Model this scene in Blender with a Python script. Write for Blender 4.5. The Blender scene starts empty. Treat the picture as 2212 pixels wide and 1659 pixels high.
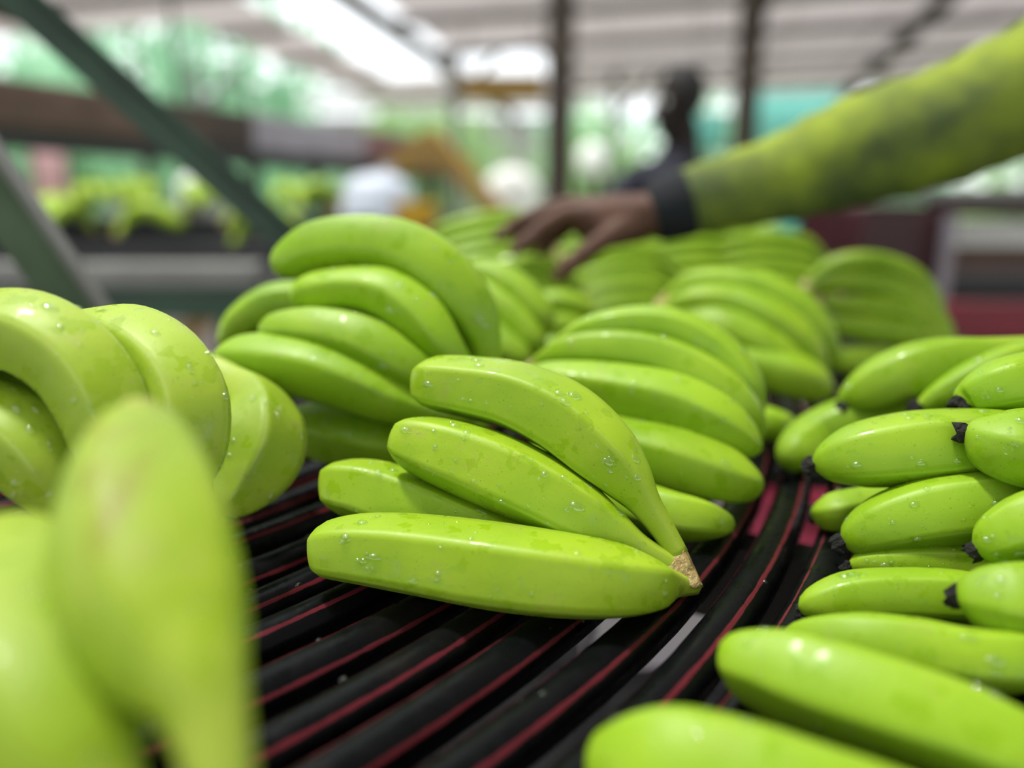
import bpy, bmesh, math, random
import numpy as np
from mathutils import Vector, Matrix
random.seed(7); rng = np.random.default_rng(7)
S = bpy.context.scene
COL = S.collection
R = math.radians

# ------------------------------------------------------------------ camera, sky, sun, exposure
T = 0.95                 # height of the pipe table above the floor
H = 0.22                 # height of the camera above the pipes
F = 1658.0               # focal length in pixels of the 2212 x 1659 frame
PITCH = R(14.5)
CAM = Vector((0, 0, T + H))
FW = Vector((0, math.cos(PITCH), -math.sin(PITCH)))
UP = Vector((0, math.sin(PITCH), math.cos(PITCH)))
cd = bpy.data.cameras.new('camera'); cam = bpy.data.objects.new('camera', cd); COL.objects.link(cam)
cam.location = CAM; cam.rotation_euler = (R(90) - PITCH, 0, 0)
cd.sensor_width = 36; cd.lens = 36 * F / 2212; cd.clip_start = 0.01; cd.clip_end = 300
cd.dof.use_dof = True; cd.dof.focus_distance = 0.425; cd.dof.aperture_fstop = 1.65
S.camera = cam
w = bpy.data.worlds.new('sky'); S.world = w; w.use_nodes = True
bg = w.node_tree.nodes['Background']; bg.inputs[0].default_value = (0.93, 0.97, 1.0, 1); bg.inputs[1].default_value = 1.8
sd = bpy.data.lights.new('sun', 'SUN'); sun = bpy.data.objects.new('sun', sd); COL.objects.link(sun)
sd.energy = 3.4; sd.angle = R(7); sd.color = (1, 0.96, 0.88)
sun.rotation_euler = Vector((0.30, -0.12, -0.94)).to_track_quat('-Z', 'Y').to_euler()
S.view_settings.view_transform = 'Standard'; S.view_settings.look = 'None'
S.view_settings.exposure = 0.10; S.view_settings.gamma = 1.0; S.view_settings.use_curve_mapping = False

def P(x, y, d):
    """the place in the hall that lies at depth d behind pixel x, y of the photograph"""
    return CAM + d * FW + Vector(((x - 1106) / F * d, 0, 0)) - UP * ((y - 829.5) / F * d)

# ------------------------------------------------------------------ helpers
def mat(name, col, rough=0.6, metal=0.0, noise=0.0, scale=8.0, spec=0.5, bump=0.0, col2=None):
    m = bpy.data.materials.new(name); m.use_nodes = True
    nt = m.node_tree; b = nt.nodes['Principled BSDF']
    b.inputs['Base Color'].default_value = (*col, 1); b.inputs['Roughness'].default_value = rough
    b.inputs['Metallic'].default_value = metal; b.inputs['Specular IOR Level'].default_value = spec
    if noise or col2 or bump:
        tc = nt.nodes.new('ShaderNodeTexCoord'); n = nt.nodes.new('ShaderNodeTexNoise')
        n.inputs['Scale'].default_value = scale; n.inputs['Detail'].default_value = 5
        nt.links.new(tc.outputs['Object'], n.inputs['Vector'])
        r = nt.nodes.new('ShaderNodeValToRGB'); r.color_ramp.elements[0].position = 0.35; r.color_ramp.elements[1].position = 0.65
        c2 = col2 or tuple(c * (1 - noise) for c in col)
        r.color_ramp.elements[0].color = (*c2, 1); r.color_ramp.elements[1].color = (*col, 1)
        nt.links.new(n.outputs['Fac'], r.inputs['Fac']); nt.links.new(r.outputs['Color'], b.inputs['Base Color'])
        if bump:
            bp = nt.nodes.new('ShaderNodeBump'); bp.inputs['Strength'].default_value = bump; bp.inputs['Distance'].default_value = 0.01
            nt.links.new(n.outputs['Fac'], bp.inputs['Height']); nt.links.new(bp.outputs['Normal'], b.inputs['Normal'])
    return m

def tag(o, label=None, cat=None, group=None, kind=None):
    if label: o['label'] = label
    if cat: o['category'] = cat
    if group: o['group'] = group
    if kind: o['kind'] = kind
    return o

def empty(name, loc, label, cat, group=None):
    o = bpy.data.objects.new(name, None); COL.objects.link(o); o.location = loc; o.empty_display_size = 0.05
    return tag(o, label, cat, group)

def link(name, me, m, parent=None, loc=None, smooth=False):
    """verts are given in world space; the object sits at its parent's place (or loc)"""
    o = bpy.data.objects.new(name, me); COL.objects.link(o)
    if m and not me.materials: me.materials.append(m)
    if smooth:
        me.polygons.foreach_set('use_smooth', [True] * len(me.polygons))
    off = Vector((0, 0, 0))
    if parent is not None:
        q = parent; off = Vector((0, 0, 0))
        while q is not None: off += q.location; q = q.parent
        o.parent = parent
    elif loc is not None:
        off = Vector(loc); o.location = loc
    me.transform(Matrix.Translation(-off)); me.update()
    return o

def mesh(name, v, f):
    me = bpy.data.meshes.new(name); me.from_pydata([tuple(p) for p in v], [], f); me.update(); return me

class MB:
    """collects boxes, bars and tubes into one mesh"""
    def __init__(s): s.v = []; s.f = []
    def add(s, v, f):
        k = len(s.v); s.v += [tuple(p) for p in v]; s.f += [tuple(i + k for i in q) for q in f]; return s
    def box(s, lo, hi):
        x0, y0, z0 = lo; x1, y1, z1 = hi
        return s.add([(x0,y0,z0),(x1,y0,z0),(x1,y1,z0),(x0,y1,z0),(x0,y0,z1),(x1,y0,z1),(x1,y1,z1),(x0,y1,z1)],
                     [(3,2,1,0),(4,5,6,7),(0,1,5,4),(1,2,6,5),(2,3,7,6),(3,0,4,7)])
    def bar(s, a, b, wd, th, up=Vector((0, 0, 1))):
        a = Vector(a); b = Vector(b); t = (b - a).normalized(); sx = t.cross(up)
        if sx.length < 1e-4: sx = t.cross(Vector((1, 0, 0)))
        sx.normalize(); sy = sx.cross(t).normalized()
        q = []
        for c in (a, b):
            for i, j in ((-1,-1),(1,-1),(1,1),(-1,1)): q.append(c + sx * (i * wd / 2) + sy * (j * th / 2))
        return s.add(q, [(3,2,1,0),(4,5,6,7),(0,1,5,4),(1,2,6,5),(2,3,7,6),(3,0,4,7)])
    def tube(s, pts, rad, n=12, cap=True):
        v, f = tube(pts, rad, n, cap); return s.add(v, f)
    def ball(s, c, r, n=10):
        c = Vector(c); r = r if hasattr(r, '__len__') else (r, r, r)
        v = []; f = []
        for i in range(n + 1):
            a = math.pi * i / n
            for j in range(2 * n):
                b = math.pi * j / n
                v.append((c.x + r[0]*math.sin(a)*math.cos(b), c.y + r[1]*math.sin(a)*math.sin(b), c.z + r[2]*math.cos(a)))
        for i in range(n):
            for j in range(2 * n):
                k = (j + 1) % (2 * n); f.append((i*2*n + j, (i+1)*2*n + j, (i+1)*2*n + k, i*2*n + k))
        return s.add(v, f)
    def build(s, name, m, parent=None, loc=None, smooth=False, bevel=0):
        me = mesh(name, s.v, s.f); o = link(name, me, m, parent, loc, smooth)
        if bevel:
            md = o.modifiers.new('bevel', 'BEVEL'); md.width = bevel; md.segments = 2; md.limit_method = 'ANGLE'
        return o

def frames(P_):
    n = len(P_); t = np.gradient(P_, axis=0); t /= np.linalg.norm(t, axis=1)[:, None] + 1e-12
    u = np.zeros_like(P_); ref = np.array([0, 0, 1.0])
    if abs(t[0] @ ref) > 0.95: ref = np.array([0, -1.0, 0])
    a = ref - t[0] * (ref @ t[0]); u[0] = a / np.linalg.norm(a)
    for i in range(1, n):
        a = u[i-1] - t[i] * (u[i-1] @ t[i]); u[i] = a / np.linalg.norm(a)
    return t, u, np.cross(t, u)

def tube(pts, rad, n=12, cap=True):
    p = np.array([tuple(q) for q in pts], float); m = len(p)
    r = np.full(m, rad, float) if not hasattr(rad, '__len__') else np.array(rad, float)
    t, u, b = frames(p)
    th = np.linspace(0, 2*np.pi, n, endpoint=False)
    v = (p[:, None] + r[:, None, None] * (np.cos(th)[None, :, None]*u[:, None] + np.sin(th)[None, :, None]*b[:, None])).reshape(-1, 3)
    f = [(i*n+j, i*n+(j+1) % n, (i+1)*n+(j+1) % n, (i+1)*n+j) for i in range(m-1) for j in range(n)]
    if cap: f += [tuple(range(n-1, -1, -1)), tuple(range((m-1)*n, m*n))]
    return v.tolist(), f

def catmull(c, n):
    """n samples of a centripetal-ish spline through the rows of c (position and radius)"""
    c = np.array(c, float); k = len(c)
    e = np.vstack([2*c[0]-c[1], c, 2*c[-1]-c[-2]])
    L = np.concatenate([[0], np.cumsum(np.sqrt(np.linalg.norm(np.diff(c[:, :3], axis=0), axis=1)))])
    out = []
    for s in np.linspace(0, L[-1], n):
        i = min(np.searchsorted(L, s, side='right') - 1, k - 2); q = (s - L[i]) / (L[i+1] - L[i])
        p0, p1, p2, p3 = e[i], e[i+1], e[i+2], e[i+3]
        out.append(0.5*((2*p1) + (-p0+p2)*q + (2*p0-5*p1+4*p2-p3)*q*q + (-p0+3*p1-3*p2+p3)*q**3))
    return np.array(out)

# ------------------------------------------------------------------ materials
def banana_mat():
    m = bpy.data.materials.new('banana_skin'); m.use_nodes = True
    nt = m.node_tree; N = nt.nodes; L = nt.links; b = N['Principled BSDF']
    tc = N.new('ShaderNodeTexCoord'); oi = N.new('ShaderNodeObjectInfo')
    def noise(scale, det=4, rough=0.55):
        n = N.new('ShaderNodeTexNoise'); n.inputs['Scale'].default_value = scale; n.inputs['Detail'].default_value = det
        n.inputs['Roughness'].default_value = rough; L.new(tc.outputs['Object'], n.inputs['Vector']); return n.outputs['Fac']
    def ramp(src, a, bb, ca=(0, 0, 0), cb=(1, 1, 1)):
        r = N.new('ShaderNodeValToRGB'); r.color_ramp.elements[0].position = a; r.color_ramp.elements[1].position = bb
        r.color_ramp.elements[0].color = (*ca, 1); r.color_ramp.elements[1].color = (*cb, 1); L.new(src, r.inputs['Fac']); return r.outputs['Color']
    def mix(fac, a, bb, mode='MIX'):
        x = N.new('ShaderNodeMix'); x.data_type = 'RGBA'; x.blend_type = mode
        for i, s in ((0, fac), (6, a), (7, bb)):
            if hasattr(s, 'is_linked'): L.new(s, x.inputs[i])
            elif isinstance(s, float): x.inputs[i].default_value = s
            else: x.inputs[i].default_value = (*s, 1)
        return x.outputs[2]
    base = ramp(noise(14, 3), 0.3, 0.7, (0.215, 0.37, 0.009), (0.36, 0.51, 0.022))
    base = mix(oi.outputs['Random'], base, mix(0.5, base, (0.31, 0.48, 0.017)))
    at = N.new('ShaderNodeAttribute'); at.attribute_name = 'ridge'
    base = mix(ramp(at.outputs['Fac'], 0.80, 1.0, (0, 0, 0), (0.35, 0.35, 0.35)), base, (0.46, 0.62, 0.10))
    at2 = N.new('ShaderNodeAttribute'); at2.attribute_name = 'ends'
    base = mix(ramp(at2.outputs['Fac'], 0.2, 1.0, (0, 0, 0), (0.75, 0.75, 0.75)), base, (0.40, 0.48, 0.06))
    wet = ramp(noise(70, 3, 0.55), 0.585, 0.60)                       # wet spots and runs, a shade darker
    base = mix(wet, base, mix(0.45, base, (0.22, 0.38, 0.006)))
    scuff = ramp(noise(45, 8, 0.75), 0.56, 0.76, (0, 0, 0), (0.6, 0.6, 0.6))
    base = mix(scuff, base, (0.34, 0.33, 0.07))
    speck = ramp(noise(900, 1, 0.5), 0.72, 0.75, (0, 0, 0), (0.7, 0.7, 0.7))
    base = mix(speck, base, (0.09, 0.10, 0.02))
    at3 = N.new('ShaderNodeAttribute'); at3.attribute_name = 'bruise'
    base = mix(ramp(at3.outputs['Fac'], 0.25, 0.95, (0, 0, 0), (0.8, 0.8, 0.8)), base, (0.20, 0.15, 0.012))
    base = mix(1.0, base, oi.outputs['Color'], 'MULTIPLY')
    L.new(base, b.inputs['Base Color'])
    L.new(ramp(wet, 0, 1, (0.47, 0.47, 0.47), (0.24, 0.24, 0.24)), b.inputs['Roughness'])
    b.inputs['Specular IOR Level'].default_value = 0.34
    b.inputs['Coat Weight'].default_value = 0.0; b.inputs['Coat Roughness'].default_value = 0.25
    b.inputs['Subsurface Weight'].default_value = 0.0
    bp = N.new('ShaderNodeBump'); bp.inputs['Strength'].default_value = 0.22; bp.inputs['Distance'].default_value = 0.002
    L.new(noise(60, 5, 0.6), bp.inputs['Height']); L.new(bp.outputs['Normal'], b.inputs['Normal'])
    return m
M_BAN = banana_mat()
M_TIP = mat('dried_blossom', (0.006, 0.005, 0.004), 0.8, bump=0.8, scale=300)
M_CROWN = mat('cut_crown', (0.50, 0.40, 0.17), 0.35, col2=(0.30, 0.20, 0.07), scale=90, bump=0.8)
M_STALK = mat('green_stalk', (0.36, 0.44, 0.05), 0.45, col2=(0.26, 0.36, 0.02), scale=60)
def drop_mat():
    m = bpy.data.materials.new('water'); m.use_nodes = True
    nt = m.node_tree; N = nt.nodes; L = nt.links; N.remove(N['Principled BSDF'])
    t = N.new('ShaderNodeBsdfTransparent'); g = N.new('ShaderNodeBsdfGlossy'); f = N.new('ShaderNodeFresnel'); x = N.new('ShaderNodeMixShader')
    t.inputs[0].default_value = (0.95, 0.98, 0.86, 1); g.inputs['Roughness'].default_value = 0.03; f.inputs['IOR'].default_value = 1.45
    f.inputs['IOR'].default_value = 1.2; x.inputs[0].default_value = 0.10; L.new(t.outputs[0], x.inputs[1]); L.new(g.outputs[0], x.inputs[2]); L.new(x.outputs[0], N['Material Output'].inputs['Surface'])
    return m
M_WATER = drop_mat()
def pipe_mat():
    m = bpy.data.materials.new('black_striped_pipe'); m.use_nodes = True
    nt = m.node_tree; N = nt.nodes; L = nt.links; b = N['Principled BSDF']
    at = N.new('ShaderNodeAttribute'); at.attribute_name = 'stripe'
    tc = N.new('ShaderNodeTexCoord')
    n = N.new('ShaderNodeTexNoise'); n.inputs['Scale'].default_value = 90; n.inputs['Detail'].default_value = 6; L.new(tc.outputs['Object'], n.inputs['Vector'])
    n2 = N.new('ShaderNodeTexNoise'); n2.inputs['Scale'].default_value = 14; n2.inputs['Detail'].default_value = 4; L.new(tc.outputs['Object'], n2.inputs['Vector'])
    ad = N.new('ShaderNodeMath'); ad.operation = 'MULTIPLY_ADD'; ad.inputs[1].default_value = 0.62; L.new(n.outputs['Fac'], ad.inputs[0]); L.new(at.outputs['Fac'], ad.inputs[2])
    r = N.new('ShaderNodeValToRGB'); r.color_ramp.elements[0].position = 0.51; r.color_ramp.elements[1].position = 0.56
    r.color_ramp.elements[0].color = (0.003, 0.0035, 0.004, 1); r.color_ramp.elements[1].color = (0.125, 0.018, 0.026, 1)
    hv = N.new('ShaderNodeMath'); hv.operation = 'MULTIPLY'; hv.inputs[1].default_value = 0.5; L.new(ad.outputs[0], hv.inputs[0]); L.new(hv.outputs[0], r.inputs['Fac'])
    d = N.new('ShaderNodeValToRGB'); d.color_ramp.elements[0].position = 0.58; d.color_ramp.elements[1].position = 0.8
    d.color_ramp.elements[0].color = (0, 0, 0, 1); d.color_ramp.elements[1].color = (0.5, 0.5, 0.5, 1); L.new(n2.outputs['Fac'], d.inputs['Fac'])
    x = N.new('ShaderNodeMix'); x.data_type = 'RGBA'; x.inputs[7].default_value = (0.028, 0.020, 0.014, 1)
    L.new(d.outputs['Color'], x.inputs[0]); L.new(r.outputs['Color'], x.inputs[6]); L.new(x.outputs[2], b.inputs['Base Color'])
    rr = N.new('ShaderNodeValToRGB'); rr.color_ramp.elements[0].position = 0.35; rr.color_ramp.elements[1].position = 0.65
    rr.color_ramp.elements[0].color = (0.22,)*3 + (1,); rr.color_ramp.elements[1].color = (0.45,)*3 + (1,)
    L.new(n.outputs['Fac'], rr.inputs['Fac']); L.new(rr.outputs['Color'], b.inputs['Roughness'])
    b.inputs['Specular IOR Level'].default_value = 0.10
    bp = N.new('ShaderNodeBump'); bp.inputs['Strength'].default_value = 0.25; bp.inputs['Distance'].default_value = 0.002
    L.new(n.outputs['Fac'], bp.inputs['Height']); L.new(bp.outputs['Normal'], b.inputs['Normal'])
    return m
M_PIPE = pipe_mat()
M_GREENSTEEL = mat('green_painted_steel', (0.035, 0.085, 0.055), 0.45, noise=0.35, scale=12)
M_GREENPALE = mat('worn_green_paint', (0.10, 0.155, 0.09), 0.5, noise=0.3, scale=10)
M_GREYSTEEL = mat('grey_steel', (0.24, 0.24, 0.23), 0.45, noise=0.25, scale=9)
M_DARKSTEEL = mat('dark_steel', (0.03, 0.03, 0.032), 0.5, noise=0.3)
M_WOOD = mat('weathered_timber', (0.085, 0.062, 0.048), 0.8, noise=0.45, scale=6)
M_CONCRETE = mat('concrete', (0.30, 0.25, 0.22), 0.85, noise=0.35, scale=1.2)
M_PINK = mat('pink_plastic', (0.75, 0.10, 0.20), 0.5, noise=0.1)
M_PALE = mat('pale_plastic', (0.75, 0.66, 0.68), 0.5, noise=0.1)
M_WHITE = mat('white_plastic', (0.60, 0.66, 0.76), 0.5)
M_BRIGHTWHITE = mat('white_cloth', (0.9, 0.9, 0.88), 0.8)
M_SHED = mat('shed_sheet', (0.40, 0.37, 0.38), 0.8, noise=0.2)
M_YELLOW = mat('yellow_paint', (0.42, 0.25, 0.05), 0.5, noise=0.2)
M_BRIGHTYELLOW = mat('yellow_plastic', (0.72, 0.42, 0.01), 0.5)
M_MAROON = mat('maroon_paint', (0.05, 0.004, 0.010), 0.45, noise=0.3)
M_RED = mat('red_paint', (0.22, 0.012, 0.03), 0.4, noise=0.2)
M_TURQ = mat('turquoise_plastic', (0.12, 0.58, 0.50), 0.5, noise=0.1)
M_BROWN = mat('rusty_brown', (0.17, 0.10, 0.075), 0.7, noise=0.5, scale=5)
M_LILAC = mat('lilac_grey_sheet', (0.36, 0.33, 0.37), 0.6, noise=0.2)
M_ROSE = mat('rose_brown_sheet', (0.25, 0.14, 0.15), 0.6, noise=0.25)
M_GRASS = mat('grass', (0.20, 0.34, 0.08), 0.9, noise=0.4, scale=2)
def thin_mat(name, col, trans, tcol=None):
    m = bpy.data.materials.new(name); m.use_nodes = True
    nt = m.node_tree; N = nt.nodes; L = nt.links
    N.remove(N['Principled BSDF'])
    d = N.new('ShaderNodeBsdfDiffuse'); t = N.new('ShaderNodeBsdfTranslucent'); x = N.new('ShaderNodeMixShader')
    d.inputs['Color'].default_value = (*col, 1); t.inputs['Color'].default_value = (*(tcol or col), 1); x.inputs[0].default_value = trans
    L.new(d.outputs[0], x.inputs[1]); L.new(t.outputs[0], x.inputs[2]); L.new(x.outputs[0], N['Material Output'].inputs['Surface'])
    return m
M_ROOF = thin_mat('roof_sheet', (0.70, 0.65, 0.65), 0.22)
M_LEAF = thin_mat('leaf', (0.28, 0.42, 0.20), 0.5, (0.42, 0.60, 0.28))
M_LEAF2 = thin_mat('pale_leaf', (0.34, 0.56, 0.40), 0.5, (0.42, 0.70, 0.48))
M_NET = thin_mat('mint_net', (0.40, 0.66, 0.50), 0.6)
M_TARP = thin_mat('turquoise_tarp', (0.33, 0.66, 0.61), 0.6)
M_SHEETPINK = thin_mat('pink_sheet', (0.90, 0.70, 0.73), 0.6)

# ------------------------------------------------------------------ structure
floor = MB().box((-9, -9, -0.1), (9, 12.5, 0)).build('floor', M_CONCRETE); tag(floor, kind='structure')
ground = MB().box((-60, -60, -0.16), (60, 80, -0.11)).build('ground', M_GRASS); tag(ground, kind='structure')

# roof: corrugated sheets laid side by side on purlins, open at the far skylights; unseen near gaps added to light the tables
RA = R(13.5)
RU = Vector((math.sin(RA), math.cos(RA), 0)); RW = Vector((math.cos(RA), -math.sin(RA), 0))
def roof_z(p): return T + H + 2.13 - 0.0727 * (p.y - 1)
def roof_pt(s, u, dz=0):
    p = RU * u + RW * s; p.z = roof_z(p) + dz; return p
roof = tag(bpy.data.objects.new('roof', None), kind='structure'); COL.objects.link(roof)
def sheet(s0, s1, u0, u1):
    n = 36; v = []; f = []
    for u in (u0, u1):
        for i in range(n + 1):
            s = s0 + (s1 - s0) * i / n
            v.append(roof_pt(s, u, 0.018 * math.cos(2 * math.pi * (s - s0) / 0.1)))
    f = [(i, i + 1, n + 2 + i, n + 1 + i) for i in range(n)]
    link('roof_sheet', mesh('roof_sheet', v, f), M_ROOF, roof, smooth=True)
BACK = -8.0
A_, B_, C_ = (BACK, 1.3), (1.2, 4.9), (4.8, 8.7)
D_ = (8.6, 12.6)
cols = [(q, q + .9, [A_, B_, (4.8, 7.4)]) for q in (-8.7, -7.8, -6.9, -6.0)]            # the left bay stops short
cols += [(-5.1, -4.2, [A_, B_, C_, D_]),
         (-4.2, -3.05, [A_, B_, (4.8, 6.6), (10.4, 12.6)]),                            # long bright opening far off
         (-2.95, -1.95, [(BACK, -1.3), (4.8, 9.0), (10.7, 12.6)]),                     # short one beside it; the near gap is unseen, added to light the heap
         (-1.95, -1.05, [(BACK, -1.3), (6.3, 8.7), D_]), (-1.05, -.15, [(BACK, -1.3), (6.3, 8.7), D_])]   # unseen gap over the table, added for key light and sheen
cols += [(-.15 + .9*q, .75 + .9*q, [A_, B_, C_, D_]) for q in range(10)]
for s0, s1, spans in cols:
    for u0, ue in spans: sheet(s0, s1 + .02, u0, ue)
for u in np.arange(-7.3, 12.7, 1.25):
    for s0, s1 in ([(-8.3 if u < 7.3 else -5.0, -4.2), (-3.0 if not 9.0 < u < 10.7 else -1.95, 8.6)] if 6.6 < u < 10.4 else [(-8.3 if u < 7.3 else -5.0, 8.6)]):
        MB().bar(roof_pt(s0, u, -0.06), roof_pt(s1, u, -0.06), 0.05, 0.08).build('purlin', M_WOOD, roof)
for s in (-6.2, -3.0, 1.9, 5.9):
    MB().bar(roof_pt(s, BACK, -0.16), roof_pt(s, 12.5 if s > -4 else 7.3, -0.16), 0.09, 0.14).build('rafter', M_WOOD, roof)

def post(px, y0, d, r, label, m=M_WOOD, square=False):
    p = P(px, y0, d); top = roof_z(p) - 0.08
    t = empty('roof_post', (p.x, p.y, 0), label, 'post')
    if square: MB().box((p.x - r, p.y - r, 0.02), (p.x + r, p.y + r, top)).build('shaft', m, t, bevel=0.01)
    else: MB().tube([(p.x, p.y, 0.02), (p.x, p.y, top)], r, 16).build('shaft', m, t, smooth=False)
    MB().box((p.x - r*1.8, p.y - r*1.8, 0), (p.x + r*1.8, p.y + r*1.8, 0.03)).build('foot_plate', M_DARKSTEEL, t)
    MB().bar((p.x, p.y, top - 0.6), (p.x + 0.5, p.y, top - 0.03), 0.07, 0.07).build('knee_brace', m, t)
post(1208, 300, 5.0, 0.085, 'thick dark timber post just left of the person in navy', square=True)
post(1617, 150, 5.4, 0.075, 'dark roof post right of the person in navy', square=True)
post(980, 120, 8.5, 0.06, 'thin grey post between the two bright roof openings', M_GREYSTEEL)
post(420, 150, 9.2, 0.07, 'pale post far off behind the upper green brace', M_GREYSTEEL)
post(1330, 150, 9.6, 0.05, 'slim grey post under the far roof behind the person', M_GREYSTEEL)

# ------------------------------------------------------------------ the pipe table
CX, CY = -0.82, 1.02
def arc_path(rad, z, a0=R(-88), y1=3.1, n=46):
    pts = [(CX + rad*math.cos(a), CY + rad*math.sin(a), z) for a in np.linspace(a0, 0, n)]
    return pts + [(CX + rad, y, z) for y in np.linspace(CY + 0.12, y1, 10)]
table = empty('pipe_table', (0.2, 0.9, 0), 'curving packing table of black hoses with red stripes under the green bananas', 'table')
PR = 0.0128
k = 0; rad = 0.50
while rad < 1.50:
    pts = arc_path(rad, T - PR); p = np.array(pts)
    wob = 0.0016 * np.sin(np.arange(len(p)) * 0.35 + k * 1.7); p[:, 0] += wob
    p[:, 2] += 0.0012 * np.sin(np.arange(len(p)) * 0.23 + k * 2.1)
    n = 24; t, u, b = frames(p)
    th = np.linspace(0, 2*np.pi, n, endpoint=False)
    v = (p[:, None] + PR * (np.cos(th)[None, :, None]*u[:, None] + np.sin(th)[None, :, None]*b[:, None])).reshape(-1, 3)
    f = [(i*n+j, i*n+(j+1) % n, (i+1)*n+(j+1) % n, (i+1)*n+j) for i in range(len(p)-1) for j in range(n)]
    f += [tuple(range(n-1, -1, -1)), tuple(range((len(p)-1)*n, len(p)*n))]
    me = mesh('pipe', v, f)
    ro = int(round(2.0 + (k * 1.6) % 2.6)); st = np.zeros(n)
    for q in range(4): st[(ro + q * 6) % n] = (1.2, 0.84, 0.86, 0.92)[q]
    at = me.attributes.new('stripe', 'FLOAT', 'POINT'); at.data.foreach_set('value', np.tile(st, len(p)).astype(np.float32))
    o = link('pipe', me, M_PIPE, table, smooth=True)
    rad += 0.0355; k += 1
RMAX = rad
for a in (-80, -62, -44, -27, -12):
    c, s = math.cos(R(a)), math.sin(R(a))
    MB().bar((CX + 0.46*c, CY + 0.46*s, T - 0.062), (CX + RMAX*c, CY + RMAX*s, T - 0.062), 0.03, 0.06).build('cross_bar', M_DARKSTEEL, table)
for y in (1.3, 1.9, 2.5, 3.05):
    MB().bar((CX + 0.46, y, T - 0.062), (CX + RMAX, y, T - 0.062), 0.03, 0.06).build('cross_bar', M_DARKSTEEL, table)
for rr in (0.46, RMAX + 0.01):
    pp = arc_path(rr, T - 0.07)
    mb = MB()
    for a, b in zip(pp[:-1], pp[1:]): mb.bar(a, b, 0.025, 0.08)
    mb.build('side_rail', M_GREENSTEEL, table)
for rr, a in ((0.46, -70), (RMAX + 0.01, -70), (RMAX + 0.01, -35)):
    x, y = CX + rr*math.cos(R(a)), CY + rr*math.sin(R(a))
    MB().box((x-.025, y-.025, 0), (x+.025, y+.025, T-.1)).build('leg', M_GREENSTEEL, table)
for rr in (0.46, RMAX + 0.01):
    for y in (1.2, 3.0):
        MB().box((CX+rr-.025, y-.025, 0), (CX+rr+.025, y+.025, T-.1)).build('leg', M_GREENSTEEL, table)

# water beads standing on the hoses
mb = MB(); gq = random.Random(5)
for _ in range(420):
    rr_ = 0.50 + 0.0355 * gq.randrange(6, 27); an = R(gq.uniform(-75, -15)); ti = R(gq.uniform(-30, 70)); q = gq.uniform(.0006, .0024)
    ra = rr_ + PR * math.sin(ti); c = Vector((CX + ra*math.cos(an), CY + ra*math.sin(an), T - PR + PR*math.cos(ti) * 1.0))
    nn = Vector((math.cos(an)*math.sin(ti), math.sin(an)*math.sin(ti), math.cos(ti))); tg = Vector((-math.sin(an), math.cos(an), 0)); bt = nn.cross(tg)
    v = []; f = []; sx_ = gq.uniform(.9, 2.0)
    for a_, h in ((1.0, -0.1), (0.85, 0.3), (0.5, 0.55)):
        for b_ in range(8):
            w_ = math.pi*b_/4; v.append(c + tg*(q*sx_*a_*math.cos(w_)) + bt*(q*a_*math.sin(w_)) + nn*(q*h))
    v.append(c + nn*q*.62)
    for l_ in range(2):
        for b_ in range(8): f.append((l_*8+b_, l_*8+(b_+1) % 8, (l_+1)*8+(b_+1) % 8, (l_+1)*8+b_))
    f += [(16+b_, 16+(b_+1) % 8, 24) for b_ in range(8)]
    mb.add(v, f)
tag(mb.build('water_droplets', M_WATER, table, smooth=True), kind='stuff')

# things lying on a shelf under the pipes, seen through the gaps
def tray(name, x, y, z, sx, sy, h, m, label, cat):
    t = empty(name, (x, y, z), label, cat)
    MB().box((x-sx, y-sy, z), (x+sx, y+sy, z+.01)).build('base', m, t)
    for i, (a, b, c, d) in enumerate(((-sx,-sy,sx,-sy+.01),(-sx,sy-.01,sx,sy),(-sx,-sy,-sx+.01,sy),(sx-.01,-sy,sx,sy))):
        MB().box((x+a, y+b, z+.01), (x+c, y+d, z+h)).build('side', m, t)
shelf = MB().box((-0.30, 0.05, 0.58), (0.62, 3.0, 0.60)).build('under_shelf', M_DARKSTEEL, table)
tray('plastic_tray', 0.46, 1.20, 0.60, 0.15, 0.30, 0.12, M_PINK, 'pink plastic tray glimpsed through the gaps of the hoses right of the middle hand', 'tray')
tray('plastic_tray', 0.20, 1.00, 0.60, 0.11, 0.18, 0.12, M_PALE, 'pale plastic tray glimpsed between the hoses below the cut crown', 'tray')

# ------------------------------------------------------------------ bananas
NS = 40
def banana_geo(pts, roll=0.0, ridge=0.5, nr=44):
    """pts: (x, y, depth, radius in px) read off the photograph from tip to stalk; kept above the pipes"""
    c = []
    for (x, y, d, r) in pts:
        v = (y - 829.5) / F; kk = math.sin(PITCH) + v * math.cos(PITCH)
        dm = H / (kk + r / F) if kk + r / F > 0 else 1e9
        d = min(d, dm)
        q = P(x, y, d); c.append((q.x, q.y, q.z, r * d / F))
    return banana_world(c, roll, ridge, nr)

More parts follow.
